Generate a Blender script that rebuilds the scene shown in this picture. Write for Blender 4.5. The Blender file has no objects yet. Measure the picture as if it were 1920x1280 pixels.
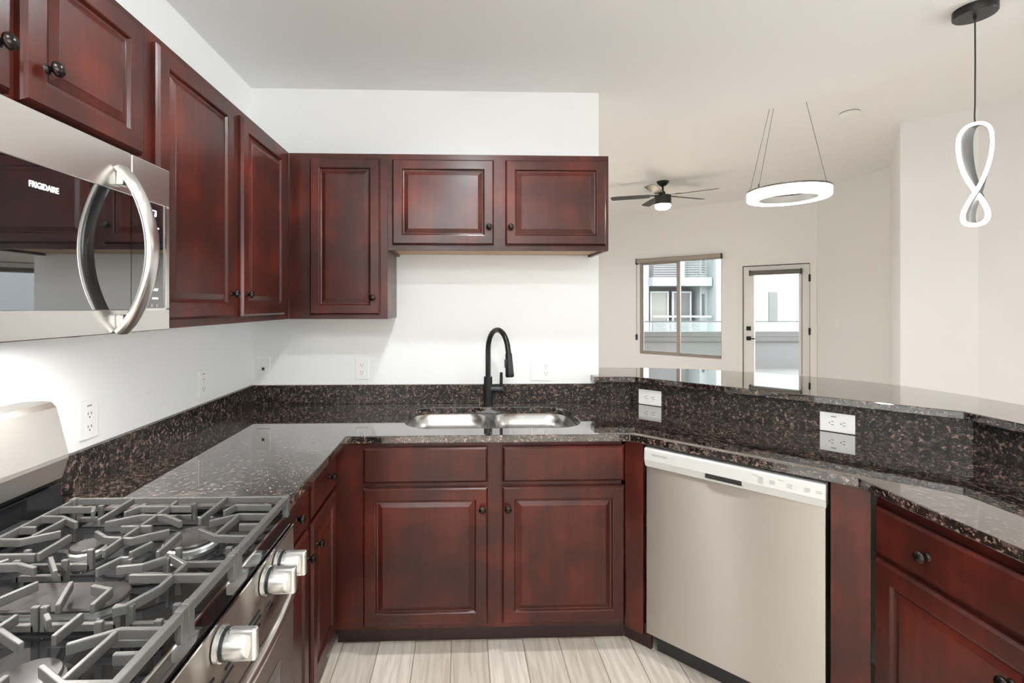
import bpy, bmesh, math, random
from mathutils import Matrix, Vector
random.seed(7)
SC = bpy.context.scene
COL = SC.collection
PI = math.pi
R = math.radians

# ------------------------------------------------------------------ camera
EYE = 1.4277
cam_d = bpy.data.cameras.new('camera')
cam_d.sensor_width = 36.0
cam_d.lens = 900.0 * 36.0 / 1920.0
cam_d.shift_x = (960 - 895.4) / 1920.0
cam_d.shift_y = -(640 - 572.6) / 1920.0
cam_d.clip_start = 0.02
cam = bpy.data.objects.new('camera', cam_d)
COL.objects.link(cam)
cam.location = (0, 0, EYE)
cam.rotation_euler = (R(90), 0, -0.0322)
SC.camera = cam

# ------------------------------------------------------------------ sky, lamps, exposure
W = bpy.data.worlds.new('world')
SC.world = W
W.use_nodes = True
wn = W.node_tree.nodes
wl = W.node_tree.links
bg = wn['Background']
sky = wn.new('ShaderNodeTexSky')
sky.sky_type = 'HOSEK_WILKIE'
sky.turbidity = 4.0
sky.ground_albedo = 0.6
sky.sun_direction = Vector((0.3, -0.5, 0.8)).normalized()
mixw = wn.new('ShaderNodeMix')
mixw.data_type = 'RGBA'
mixw.inputs['Factor'].default_value = 0.92
wl.new(sky.outputs['Color'], mixw.inputs['A'])
mixw.inputs['B'].default_value = (0.92, 0.96, 1.0, 1)
wl.new(mixw.outputs['Result'], bg.inputs['Color'])
bg.inputs['Strength'].default_value = 8.0

P_RECESS = 1250.0      # emission of the ceiling lenses, the added fill lamps included
P_RING = 11.0          # ring chandelier band
P_TWIST = 8.0        # twisted pendant
P_FAN = 14.0           # fan lamp
SC.view_settings.view_transform = 'Standard'
SC.view_settings.look = 'None'
SC.view_settings.gamma = 1.0
SC.view_settings.use_curve_mapping = False
SC.view_settings.exposure = 0.64
SC.cycles.max_bounces = 14
SC.cycles.diffuse_bounces = 8
SC.cycles.glossy_bounces = 6
SC.cycles.transmission_bounces = 8
SC.cycles.sample_clamp_indirect = 6.0
SC.cycles.caustics_reflective = False
SC.cycles.caustics_refractive = False

# ------------------------------------------------------------------ materials
def newmat(name):
    m = bpy.data.materials.new(name)
    m.use_nodes = True
    nt = m.node_tree
    return m, nt, nt.nodes['Principled BSDF']

def plain(name, col, rough=0.5, metal=0.0, ior=None, coat=0.0, noise=0.0, nscale=30.0, bump=0.0, spec=None):
    m, nt, b = newmat(name)
    b.inputs['Base Color'].default_value = (*col, 1)
    b.inputs['Roughness'].default_value = rough
    b.inputs['Metallic'].default_value = metal
    if ior: b.inputs['IOR'].default_value = ior
    if spec is not None: b.inputs['Specular IOR Level'].default_value = spec
    if coat: b.inputs['Coat Weight'].default_value = coat
    if noise or bump:
        tc = nt.nodes.new('ShaderNodeTexCoord')
        n = nt.nodes.new('ShaderNodeTexNoise')
        n.inputs['Scale'].default_value = nscale
        n.inputs['Detail'].default_value = 4
        nt.links.new(tc.outputs['Object'], n.inputs['Vector'])
        if noise:
            mx = nt.nodes.new('ShaderNodeMix'); mx.data_type = 'RGBA'
            mx.inputs['A'].default_value = (*[c * (1 - noise) for c in col], 1)
            mx.inputs['B'].default_value = (*[min(1, c * (1 + noise)) for c in col], 1)
            nt.links.new(n.outputs['Fac'], mx.inputs['Factor'])
            nt.links.new(mx.outputs['Result'], b.inputs['Base Color'])
        if bump:
            bp = nt.nodes.new('ShaderNodeBump')
            bp.inputs['Strength'].default_value = bump
            bp.inputs['Distance'].default_value = 0.002
            nt.links.new(n.outputs['Fac'], bp.inputs['Height'])
            nt.links.new(bp.outputs['Normal'], b.inputs['Normal'])
    return m

def glow(name, col, strength):
    m, nt, b = newmat(name)
    b.inputs['Base Color'].default_value = (0.9, 0.9, 0.88, 1)
    b.inputs['Emission Color'].default_value = (*col, 1)
    b.inputs['Emission Strength'].default_value = strength
    return m

def ramp(nt, stops):
    r = nt.nodes.new('ShaderNodeValToRGB')
    e = r.color_ramp.elements
    e[0].position, e[0].color = stops[0][0], (*stops[0][1], 1)
    e[1].position, e[1].color = stops[-1][0], (*stops[-1][1], 1)
    for p, c in stops[1:-1]:
        x = e.new(p); x.color = (*c, 1)
    return r

def wood_mat():
    m, nt, b = newmat('cherry_wood')
    tc = nt.nodes.new('ShaderNodeTexCoord')
    mp = nt.nodes.new('ShaderNodeMapping')
    mp.inputs['Scale'].default_value = (26, 26, 1.6)
    n = nt.nodes.new('ShaderNodeTexNoise')
    n.inputs['Scale'].default_value = 1.6; n.inputs['Detail'].default_value = 7; n.inputs['Roughness'].default_value = 0.62
    n.inputs['Distortion'].default_value = 0.5
    nt.links.new(tc.outputs['Object'], mp.inputs['Vector'])
    nt.links.new(mp.outputs['Vector'], n.inputs['Vector'])
    n2 = nt.nodes.new('ShaderNodeTexNoise')
    n2.inputs['Scale'].default_value = 4.5; n2.inputs['Detail'].default_value = 5
    nt.links.new(tc.outputs['Object'], n2.inputs['Vector'])
    ad = nt.nodes.new('ShaderNodeMath'); ad.operation = 'MULTIPLY_ADD'
    nt.links.new(n.outputs['Fac'], ad.inputs[0]); ad.inputs[1].default_value = 0.24
    ml = nt.nodes.new('ShaderNodeMath'); ml.operation = 'MULTIPLY'
    nt.links.new(n2.outputs['Fac'], ml.inputs[0]); ml.inputs[1].default_value = 0.78
    nt.links.new(ml.outputs[0], ad.inputs[2])
    r = ramp(nt, [(0.30, (0.018, 0.0036, 0.0023)), (0.50, (0.042, 0.0066, 0.0040)), (0.72, (0.105, 0.0150, 0.0075))])
    nt.links.new(ad.outputs[0], r.inputs['Fac'])
    nt.links.new(r.outputs['Color'], b.inputs['Base Color'])
    b.inputs['Roughness'].default_value = 0.45
    b.inputs['IOR'].default_value = 1.45
    b.inputs['Specular IOR Level'].default_value = 0.15
    b.inputs['Coat Weight'].default_value = 0.55
    b.inputs['Coat Roughness'].default_value = 0.24
    return m

def granite_mat(name='brown_granite', polished=True):
    m, nt, b = newmat(name)
    tc = nt.nodes.new('ShaderNodeTexCoord')
    n1 = nt.nodes.new('ShaderNodeTexNoise'); n1.inputs['Scale'].default_value = 52; n1.inputs['Detail'].default_value = 5; n1.inputs['Roughness'].default_value = 0.6
    n2 = nt.nodes.new('ShaderNodeTexNoise'); n2.inputs['Scale'].default_value = 75; n2.inputs['Detail'].default_value = 2.5
    n3 = nt.nodes.new('ShaderNodeTexNoise'); n3.inputs['Scale'].default_value = 160; n3.inputs['Detail'].default_value = 2
    mp = nt.nodes.new('ShaderNodeMapping'); mp.inputs['Location'].default_value = (3.1, 1.7, 5.2)
    for n in (n1, n3): nt.links.new(tc.outputs['Object'], n.inputs['Vector'])
    nt.links.new(tc.outputs['Object'], mp.inputs['Vector']); nt.links.new(mp.outputs['Vector'], n2.inputs['Vector'])
    r1 = ramp(nt, [(0.40, (0.007, 0.006, 0.0055)), (0.53, (0.019, 0.014, 0.012)), (0.63, (0.088, 0.062, 0.051))])
    nt.links.new(n1.outputs['Fac'], r1.inputs['Fac'])
    r2 = ramp(nt, [(0.58, (0, 0, 0)), (0.68, (1, 1, 1))])
    nt.links.new(n2.outputs['Fac'], r2.inputs['Fac'])
    mx = nt.nodes.new('ShaderNodeMix'); mx.data_type = 'RGBA'
    nt.links.new(r2.outputs['Color'], mx.inputs['Factor'])
    nt.links.new(r1.outputs['Color'], mx.inputs['A']); mx.inputs['B'].default_value = (0.25, 0.165, 0.135, 1)
    r3 = ramp(nt, [(0.66, (0, 0, 0)), (0.71, (1, 1, 1))])
    nt.links.new(n3.outputs['Fac'], r3.inputs['Fac'])
    mx2 = nt.nodes.new('ShaderNodeMix'); mx2.data_type = 'RGBA'
    nt.links.new(r3.outputs['Color'], mx2.inputs['Factor'])
    nt.links.new(mx.outputs['Result'], mx2.inputs['A']); mx2.inputs['B'].default_value = (0.24, 0.215, 0.195, 1)
    nt.links.new(mx2.outputs['Result'], b.inputs['Base Color'])
    if not polished:
        b.inputs['Roughness'].default_value = 0.30
        b.inputs['Specular IOR Level'].default_value = 0.3
        return m
    b.inputs['Roughness'].default_value = 0.03
    b.inputs['IOR'].default_value = 1.55
    b.inputs['Coat Weight'].default_value = 1.0
    b.inputs['Coat IOR'].default_value = 1.6
    b.inputs['Coat Roughness'].default_value = 0.02
    return m

def floor_mat():
    m, nt, b = newmat('plank_tile')
    tc = nt.nodes.new('ShaderNodeTexCoord')
    mp = nt.nodes.new('ShaderNodeMapping'); mp.inputs['Rotation'].default_value = (0, 0, R(90)); mp.inputs['Location'].default_value = (0.21, 0.045, 0)
    br = nt.nodes.new('ShaderNodeTexBrick')
    br.offset = 0.37
    br.inputs['Scale'].default_value = 1.0
    br.inputs['Brick Width'].default_value = 0.92; br.inputs['Row Height'].default_value = 0.152
    br.inputs['Mortar Size'].default_value = 0.0028; br.inputs['Mortar Smooth'].default_value = 0.1
    br.inputs['Bias'].default_value = 0.0
    br.inputs['Color1'].default_value = (0.66, 0.585, 0.50, 1); br.inputs['Color2'].default_value = (0.82, 0.75, 0.665, 1)
    br.inputs['Mortar'].default_value = (0.36, 0.31, 0.26, 1)
    nt.links.new(tc.outputs['Object'], mp.inputs['Vector']); nt.links.new(mp.outputs['Vector'], br.inputs['Vector'])
    mp2 = nt.nodes.new('ShaderNodeMapping'); mp2.inputs['Scale'].default_value = (30, 2.2, 1)
    n = nt.nodes.new('ShaderNodeTexNoise'); n.inputs['Scale'].default_value = 1.7; n.inputs['Detail'].default_value = 6; n.inputs['Distortion'].default_value = 0.8
    nt.links.new(tc.outputs['Object'], mp2.inputs['Vector']); nt.links.new(mp2.outputs['Vector'], n.inputs['Vector'])
    r = ramp(nt, [(0.30, (0.76, 0.72, 0.68)), (0.55, (1.0, 1.0, 1.0)), (0.8, (1.12, 1.12, 1.12))])
    nt.links.new(n.outputs['Fac'], r.inputs['Fac'])
    mx = nt.nodes.new('ShaderNodeMix'); mx.data_type = 'RGBA'; mx.blend_type = 'MULTIPLY'; mx.inputs['Factor'].default_value = 1
    nt.links.new(br.outputs['Color'], mx.inputs['A']); nt.links.new(r.outputs['Color'], mx.inputs['B'])
    nt.links.new(mx.outputs['Result'], b.inputs['Base Color'])
    b.inputs['Roughness'].default_value = 0.38
    bp = nt.nodes.new('ShaderNodeBump'); bp.inputs['Strength'].default_value = 0.35; bp.inputs['Distance'].default_value = 0.002; bp.invert = True
    nt.links.new(br.outputs['Fac'], bp.inputs['Height']); nt.links.new(bp.outputs['Normal'], b.inputs['Normal'])
    return m

def steel_mat(name, col, rough, aniso, tangent_z=True, stretch=(1, 1, 120)):
    m, nt, b = newmat(name)
    b.inputs['Base Color'].default_value = (*col, 1)
    b.inputs['Metallic'].default_value = 1.0
    b.inputs['Roughness'].default_value = rough
    if aniso:
        b.inputs['Anisotropic'].default_value = aniso
        tg = nt.nodes.new('ShaderNodeCombineXYZ')
        tg.inputs['Z'].default_value = 1.0            # highlights stretch upright across the horizontal brushing
        nt.links.new(tg.outputs['Vector'], b.inputs['Tangent'])
    return m

def glass_mat(name, tint=(0.97, 0.985, 0.98), refl=True):
    m = bpy.data.materials.new(name); m.use_nodes = True
    nt = m.node_tree
    for n in list(nt.nodes): nt.nodes.remove(n)
    out = nt.nodes.new('ShaderNodeOutputMaterial')
    tr = nt.nodes.new('ShaderNodeBsdfTransparent'); tr.inputs['Color'].default_value = (*tint, 1)
    gl = nt.nodes.new('ShaderNodeBsdfGlossy'); gl.inputs['Roughness'].default_value = 0.0
    fr = nt.nodes.new('ShaderNodeFresnel'); fr.inputs['IOR'].default_value = 1.45
    mx = nt.nodes.new('ShaderNodeMixShader')
    nt.links.new(fr.outputs['Fac'], mx.inputs['Fac']); nt.links.new(tr.outputs[0], mx.inputs[1]); nt.links.new(gl.outputs[0], mx.inputs[2])
    nt.links.new(mx.outputs[0], out.inputs['Surface'])
    return m

M = {}
M['wall'] = plain('white_wall_paint', (0.86, 0.86, 0.855), 0.62, bump=0.06, nscale=140)
M['wall_warm'] = plain('warm_white_wall_paint', (0.82, 0.81, 0.80), 0.62, bump=0.06, nscale=140)
M['ceiling'] = plain('ceiling_paint', (0.86, 0.86, 0.855), 0.75, bump=0.05, nscale=160)
M['floor'] = floor_mat()
M['wood'] = wood_mat()
M['toe'] = plain('dark_toe_kick', (0.022, 0.006, 0.005), 0.45)
M['tan'] = plain('maple_ply', (0.55, 0.36, 0.18), 0.5, noise=0.12, nscale=18)
M['granite'] = granite_mat()
M['granite_splash'] = granite_mat('satin_granite', False)
M['steel'] = steel_mat('brushed_stainless', (0.475, 0.435, 0.39), 0.42, 1.0, stretch=(1, 1, 90))
M['steel_guard'] = steel_mat('backguard_stainless', (0.80, 0.77, 0.73), 0.42, 0.0)
M['mirror_glass'] = plain('dark_mirror_glass', (0.006, 0.006, 0.007), 0.02, 0.0, ior=2.9)
M['steel_v'] = steel_mat('satin_stainless', (0.72, 0.70, 0.67), 0.26, 0.0)
M['sink'] = steel_mat('sink_stainless', (0.58, 0.565, 0.55), 0.26, 0.0)
M['chrome'] = plain('polished_chrome', (0.78, 0.78, 0.78), 0.10, 1.0)
M['knob_silver'] = plain('silver_knob', (0.74, 0.74, 0.72), 0.24, 0.9)
M['bronze'] = plain('dark_bronze', (0.035, 0.028, 0.025), 0.26, 0.9)
M['black'] = plain('matte_black_metal', (0.012, 0.012, 0.013), 0.33, 0.4)
M['black_gloss'] = plain('black_glass', (0.006, 0.006, 0.007), 0.02, 0.0, ior=1.7)
M['enamel'] = plain('black_enamel', (0.010, 0.010, 0.011), 0.05, 0.0, ior=1.4)
M['iron'] = plain('cast_iron', (0.105, 0.102, 0.098), 0.42, 0.35, noise=0.15, nscale=240)
M['cap'] = plain('burner_cap', (0.05, 0.045, 0.045), 0.20, 0.2)
M['alu'] = plain('burner_aluminium', (0.80, 0.80, 0.78), 0.30, 0.85)
M['dark'] = plain('dark_void', (0.006, 0.006, 0.006), 0.6)
M['kick'] = plain('black_plastic', (0.012, 0.013, 0.014), 0.35)
M['grey_plastic'] = plain('silver_plastic', (0.60, 0.60, 0.575), 0.30, 0.15)
M['plate'] = plain('white_plastic', (0.87, 0.865, 0.845), 0.30)
M['slot'] = plain('slot_dark', (0.03, 0.03, 0.035), 0.5)
M['greytext'] = plain('grey_print', (0.24, 0.24, 0.23), 0.5)
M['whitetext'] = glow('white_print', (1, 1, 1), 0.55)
M['digits'] = glow('display_digits', (0.92, 0.97, 1), 2.2)
M['lens'] = glow('added_rear_lens', (0.955, 0.985, 1.0), P_RECESS)  # used only by fill lamps added behind the camera
M['lens_fill_living'] = glow('added_living_lens', (0.97, 0.985, 1.0), P_RECESS * 1.1)  # for the two hidden lamps added in the living room
M['lens_dim'] = glow('recessed_lens_dim', (0.955, 0.985, 1.0), P_RECESS * 0.42)
M['lens_fill_dining'] = glow('added_dining_lens', (0.97, 0.985, 1.0), P_RECESS * 0.10)  # for the lamp added over the dining area
M['ring'] = glow('ring_diffuser', (1.0, 0.945, 0.87), P_RING)
M['twist'] = glow('twist_diffuser', (1.0, 0.965, 0.91), P_TWIST)
M['fanlamp'] = glow('fan_diffuser', (1.0, 0.80, 0.55), P_FAN)
M['hoodlamp'] = glow('hood_lamp_lens', (1.0, 0.97, 0.93), 330.0)
M['gunmetal'] = plain('gunmetal', (0.16, 0.15, 0.14), 0.35, 0.7)
M['silver_band'] = plain('silver_band', (0.55, 0.55, 0.54), 0.35, 0.5)
M['twist_band'] = plain('grey_metal_band', (0.085, 0.085, 0.083), 0.45, 0.3)
M['fan'] = plain('fan_dark_bronze', (0.033, 0.030, 0.027), 0.42, 0.2)
M['cord'] = plain('cord_black', (0.01, 0.01, 0.01), 0.5)
M['wire'] = plain('steel_wire', (0.16, 0.15, 0.14), 0.4, 0.6)
M['doorpaint'] = plain('door_paint', (0.80, 0.785, 0.755), 0.35)
M['alframe'] = plain('taupe_window_frame', (0.33, 0.285, 0.245), 0.42, 0.1)
M['blind'] = plain('grey_blind_fabric', (0.135, 0.125, 0.11), 0.7)
M['glass'] = glass_mat('window_glass')
M['glass_green'] = glass_mat('green_window_glass', (0.93, 0.975, 0.95))
M['rail_glass'] = glass_mat('railing_glass', (0.87, 0.90, 0.91))
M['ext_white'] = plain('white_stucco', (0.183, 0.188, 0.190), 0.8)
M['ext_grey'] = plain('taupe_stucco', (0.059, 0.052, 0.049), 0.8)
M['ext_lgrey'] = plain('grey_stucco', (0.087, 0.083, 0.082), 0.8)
M['ext_blue'] = plain('pale_blue_trim', (0.144, 0.159, 0.175), 0.7)
M['ext_dark'] = plain('dark_cladding', (0.042, 0.038, 0.035), 0.6)
M['ext_louver'] = plain('grey_louver', (0.079, 0.076, 0.074), 0.6)
M['ext_beige'] = plain('beige_blind', (0.109, 0.103, 0.090), 0.7)
M['ext_shade'] = plain('grey_blind', (0.041, 0.039, 0.038), 0.6)
M['ext_ground'] = plain('concrete_ground', (0.092, 0.090, 0.085), 0.9)

# ------------------------------------------------------------------ builders
MW = {}
I4 = Matrix.Identity(4)

def link(o, parent=None):
    COL.objects.link(o)
    if parent is not None:
        o.parent = parent
        MW[o.name] = MW[parent.name].copy()
    else:
        MW.setdefault(o.name, I4.copy())

def thing(name, label, cat, loc=(0, 0, 0), rotz=0.0, group=None, kind=None):
    o = bpy.data.objects.new(name, None)
    o.empty_display_size = 0.05
    COL.objects.link(o)
    o.location = loc
    o.rotation_euler = (0, 0, rotz)
    MW[o.name] = Matrix.Translation(loc) @ Matrix.Rotation(rotz, 4, 'Z')
    if label: o['label'] = label
    if cat: o['category'] = cat
    if group: o['group'] = group
    if kind: o['kind'] = kind
    return o

def tag(o, label, cat, group=None):
    o['label'] = label; o['category'] = cat
    if group: o['group'] = group
    return o

class MB:
    def __init__(self):
        self.bm = bmesh.new()
    def _add(self, vs, faces, T=None):
        bv = [self.bm.verts.new((T @ Vector(v)) if T else v) for v in vs]
        for f in faces:
            try: self.bm.faces.new([bv[i] for i in f])
            except ValueError: pass
        return bv
    def box(self, x0, x1, y0, y1, z0, z1, T=None):
        vs = [(x, y, z) for z in (z0, z1) for y in (y0, y1) for x in (x0, x1)]
        self._add(vs, [(0, 2, 3, 1), (4, 5, 7, 6), (0, 1, 5, 4), (2, 6, 7, 3), (0, 4, 6, 2), (1, 3, 7, 5)], T)
        return self
    def prism(self, pts, a, b, axis='z', T=None):
        n = len(pts)
        def P(p, h):
            return {'z': (p[0], p[1], h), 'y': (p[0], h, p[1]), 'x': (h, p[0], p[1])}[axis]
        vs = [P(p, a) for p in pts] + [P(p, b) for p in pts]
        fs = [tuple(range(n)), tuple(range(2 * n - 1, n - 1, -1))]
        fs += [(i, i + n, (i + 1) % n + n, (i + 1) % n) for i in range(n)]
        self._add(vs, fs, T)
        return self
    def lathe(self, prof, c=(0, 0, 0), axis='z', seg=32, T=None, arc=2 * PI, cap=True):
        rings = []
        full = abs(arc - 2 * PI) < 1e-6
        for r, h in prof:
            ring = []
            for i in range(seg if full else seg + 1):
                a = arc * i / seg
                x, y = r * math.cos(a), r * math.sin(a)
                p = {'z': (c[0] + x, c[1] + y, c[2] + h), 'y': (c[0] + x, c[1] + h, c[2] + y), 'x': (c[0] + h, c[1] + x, c[2] + y)}[axis]
                ring.append(self.bm.verts.new((T @ Vector(p)) if T else p))
            rings.append(ring)
        m = len(rings[0])
        for k in range(len(rings) - 1):
            for i in range(m if full else m - 1):
                j = (i + 1) % m
                try: self.bm.faces.new([rings[k][i], rings[k][j], rings[k + 1][j], rings[k + 1][i]])
                except ValueError: pass
        if full and cap:
            for ring, rv in ((rings[0], True), (rings[-1], False)):
                try: self.bm.faces.new(ring[::-1] if rv else ring)
                except ValueError: pass
        return self
    def tube(self, pts, r, seg=12, closed=False, T=None, flat=None):
        pts = [Vector(p) for p in pts]
        n = len(pts)
        rr = r if isinstance(r, (list, tuple)) else [r] * n
        tang = []
        for i in range(n):
            a = pts[(i - 1) % n] if (closed or i > 0) else pts[i]
            b = pts[(i + 1) % n] if (closed or i < n - 1) else pts[i]
            tang.append((b - a).normalized())
        up = Vector((0, 0, 1)) if abs(tang[0].z) < 0.9 else Vector((1, 0, 0))
        nrm = (up - tang[0] * up.dot(tang[0])).normalized()
        rings = []
        for i in range(n):
            nrm = (nrm - tang[i] * nrm.dot(tang[i])).normalized()
            bn = tang[i].cross(nrm)
            ring = []
            for k in range(seg):
                a = 2 * PI * k / seg
                p = pts[i] + (nrm * math.cos(a) + bn * math.sin(a) * (flat or 1)) * rr[i]
                ring.append(self.bm.verts.new((T @ p) if T else p))
            rings.append(ring)
        for i in range(n if closed else n - 1):
            A, B = rings[i], rings[(i + 1) % n]
            off = 0
            if closed and i == n - 1:
                off = min(range(seg), key=lambda o: (A[0].co - B[o].co).length)
            for k in range(seg):
                try: self.bm.faces.new([A[k], A[(k + 1) % seg], B[(k + 1 + off) % seg], B[(k + off) % seg]])
                except ValueError: pass
        if not closed:
            self.bm.faces.new(rings[0][::-1]); self.bm.faces.new(rings[-1])
        return self
    def strip(self, pts, w, h, ztop):
        """bar of rectangular section following a plan polyline, mitred"""
        n = len(pts)
        P = [Vector((p[0], p[1])) for p in pts]
        L, Rr = [], []
        for i in range(n):
            d0 = (P[i] - P[i - 1]).normalized() if i > 0 else (P[1] - P[0]).normalized()
            d1 = (P[i + 1] - P[i]).normalized() if i < n - 1 else d0
            nn = Vector((-(d0 + d1).y, (d0 + d1).x)).normalized()
            k = w / 2 / max(0.4, nn.dot(Vector((-d0.y, d0.x))))
            L.append(P[i] + nn * k); Rr.append(P[i] - nn * k)
        vs = []
        for i in range(n):
            vs += [(L[i].x, L[i].y, ztop), (Rr[i].x, Rr[i].y, ztop), (Rr[i].x, Rr[i].y, ztop - h), (L[i].x, L[i].y, ztop - h)]
        fs = [(0, 1, 2, 3), tuple(4 * (n - 1) + j for j in (3, 2, 1, 0))]
        for i in range(n - 1):
            a, b = 4 * i, 4 * i + 4
            for j in range(4):
                fs.append((a + j, b + j, b + (j + 1) % 4, a + (j + 1) % 4))
        self._add(vs, fs)
        return self
    def rings(self, rings, cap0=True, cap1=True, T=None):
        """bridge a list of equal-length vertex loops"""
        bv = [[self.bm.verts.new((T @ Vector(v)) if T else v) for v in ring] for ring in rings]
        n = len(bv[0])
        for k in range(len(bv) - 1):
            for i in range(n):
                try: self.bm.faces.new([bv[k][i], bv[k][(i + 1) % n], bv[k + 1][(i + 1) % n], bv[k + 1][i]])
                except ValueError: pass
        if cap0: self.bm.faces.new(bv[0][::-1])
        if cap1: self.bm.faces.new(bv[-1])
        return self
    def build(self, name, mat, parent=None, smooth=False, bevel=0.0, world=False, kind=None, label=None, seg=2):
        bm = self.bm
        bmesh.ops.recalc_face_normals(bm, faces=bm.faces[:])
        if world and parent is not None:
            bm.transform(MW[parent.name].inverted())
        me = bpy.data.meshes.new(name)
        bm.to_mesh(me); bm.free()
        me.materials.append(M[mat])
        if smooth:
            me.shade_smooth(); me.set_sharp_from_angle(angle=R(38))
        o = bpy.data.objects.new(name, me)
        link(o, parent)
        if bevel:
            b = o.modifiers.new('bevel', 'BEVEL')
            b.width = bevel; b.segments = seg; b.limit_method = 'ANGLE'; b.angle_limit = R(40)
        if kind: o['kind'] = kind
        if label: o['label'] = label
        return o

def lettering(s, size, mat, parent, T, name='lettering', align='LEFT', label=None, bold=0.0, sx=1.0):
    c = bpy.data.curves.new('text', 'FONT')
    c.body = s; c.size = size; c.align_x = align; c.align_y = 'CENTER'
    c.extrude = 0.0002; c.offset = bold; c.space_character = 1.02
    t = bpy.data.objects.new('text', c)
    COL.objects.link(t)
    dg = bpy.context.evaluated_depsgraph_get()
    dg.update()
    me = bpy.data.meshes.new_from_object(t.evaluated_get(dg))
    COL.objects.unlink(t); bpy.data.objects.remove(t)
    me.transform(T @ Matrix.Diagonal((sx, 1, 1, 1)))
    me.materials.clear(); me.materials.append(M[mat])
    o = bpy.data.objects.new(name, me)
    me.name = name
    link(o, parent)
    if label: o['label'] = label
    return o

FACE = Matrix.Rotation(R(90), 4, 'X')          # text plane turned to face local -y

def struct(name, mb, mat, bevel=0.0):
    return mb.build(name, mat, kind='structure', bevel=bevel)

# ------------------------------------------------------------------ shell of the rooms
XL, YB, ZK, ZL = -1.1255, 2.60, 2.588, 3.05
XE = 0.7457
struct('floor', MB().box(-1.4, 5.4, -3.3, 12.3, -0.12, 0.0), 'floor')
struct('wall_left', MB().box(XL - 0.12, XL, -3.0, YB + 0.12, 0, ZL), 'wall')
struct('wall_back', MB().box(XL, XE, YB, YB + 0.12, 0, ZL), 'wall')
struct('wall_rear', MB().box(XL - 0.12, 4.36, -3.12, -3.0, 0, ZL), 'wall')
mb = MB().prism([(4.24, 0.9), (4.36, 0.9), (4.36, 3.86), (3.985, 4.235), (5.0, 5.25), (4.9, 5.35), (3.9, 4.15), (4.24, 3.81)], 0, ZL)
mb.box(4.24, 4.36, -3.0, -2.6, 0, ZL).box(4.24, 4.36, -2.6, 0.9, 2.35, ZL).box(4.24, 4.36, -2.6, 0.9, 0, 0.08)  # wall pieces around the opening for the added window
struct('wall_right', mb, 'wall_warm')
t = thing('added_fill_window', None, None, (4.24, -2.6, 0.08), 0, kind='structure')  # unseen window added to bring daylight onto the left wall
mb = MB().box(0.03, 0.09, 0, 3.5, 0, 0.05).box(0.03, 0.09, 0, 3.5, 2.22, 2.27)
for y in (0, 1.14, 2.30, 3.45): mb.box(0.03, 0.09, y, y + 0.05, 0.05, 2.22)
mb.build('window_frame', 'alframe', t)
for y in (0.05, 1.19, 2.35): MB().box(0.057, 0.063, y, y + 1.09, 0.05, 2.22).build('pane', 'glass', t)
struct('wall_far_right', MB().prism([(5.0, 5.25), (5.12, 5.25), (5.12, 6.65), (5.0, 6.6)], 0, ZL), 'wall_warm')
struct('wall_living_left', MB().box(-0.12, 0.0, YB + 0.12, 11.75, 0, ZL), 'wall_warm')

r2 = math.sqrt(2)
DIAG = Matrix.Rotation(R(-45), 4, 'Z')           # local x runs along the diagonal wall, local y outward
VW = 11.6 / r2                                   # diagonal wall plane in that frame
WU0, WU1, WZ0, WZ1 = -3.735, -2.384, 0.575, 2.205
DU0, DU1, DZ1 = -2.075, -1.222, 2.03
mb = MB()
def dw(u0, u1, z0, z1): mb.box(u0, u1, VW, VW + 0.13, z0, z1, DIAG)
dw(-8.25, WU0, 0, ZL); dw(WU0, WU1, 0, WZ0); dw(WU0, WU1, WZ1, ZL); dw(WU1, DU0, 0, ZL); dw(DU0, DU1, DZ1, ZL); dw(DU1, -1.08, 0, ZL)
struct('wall_window', mb, 'wall_warm')

CURVE = [(0.6, 2.915), (0.853, 2.944), (0.975, 2.957), (1.111, 2.964), (1.309, 2.952), (1.432, 2.928), (1.577, 2.886), (1.711, 2.832), (1.834, 2.768), (1.943, 2.692),
         (2.035, 2.593), (2.107, 2.49), (2.165, 2.385), (2.207, 2.28), (2.243, 2.15), (2.26, 2.0), (2.265, 1.85), (2.265, -3.0)]
poly = [(XL, -3.0), (XL, YB)] + [(XE, YB), (XE, 2.93)] + CURVE[1:]
struct('ceiling_kitchen', MB().prism(poly, ZK, ZL), 'ceiling')
struct('ceiling', MB().box(-1.4, 5.4, -3.3, 12.3, ZL, ZL + 0.12), 'ceiling')
struct('wall_bar', MB().prism([(XE + 0.001, YB), (0.906, YB), (1.852, 1.654), (1.852, 0.10), (1.98, 0.10), (1.98, 1.71), (0.97, 2.72), (XE + 0.001, 2.72)], 0, 1.02), 'wall')

# window frame, panes
t = thing('window_1', None, None, DIAG @ Vector((WU0, VW, WZ0)), R(-45), kind='structure')
w, h = WU1 - WU0, WZ1 - WZ0
MB().box(0, w, 0.02, 0.10, 0, 0.03).box(0, w, 0.02, 0.10, h - 0.03, h).box(0, 0.03, 0.02, 0.10, 0.03, h - 0.03).box(w - 0.012, w, 0.02, 0.10, 0.03, h - 0.03).build('window_frame', 'alframe', t)
s = MB().box(0.03, 0.055, 0.03, 0.055, 0.03, h - 0.03).box(0.635, 0.69, 0.03, 0.055, 0.03, h - 0.03).box(0.055, 0.635, 0.03, 0.055, 0.03, 0.06).box(0.055, 0.635, 0.03, 0.055, h - 0.06, h - 0.03).build('sash', 'alframe', t)
MB().box(0.055, 0.635, 0.040, 0.044, 0.06, h - 0.06).build('pane', 'glass', s)
s = MB().box(0.655, 0.69, 0.06, 0.085, 0.03, h - 0.03).box(0.69, w - 0.012, 0.06, 0.085, 0.03, 0.05).build('sash', 'alframe', t)
MB().box(0.69, w - 0.012, 0.070, 0.074, 0.05, h - 0.03).build('pane', 'glass_green', s)
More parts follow.
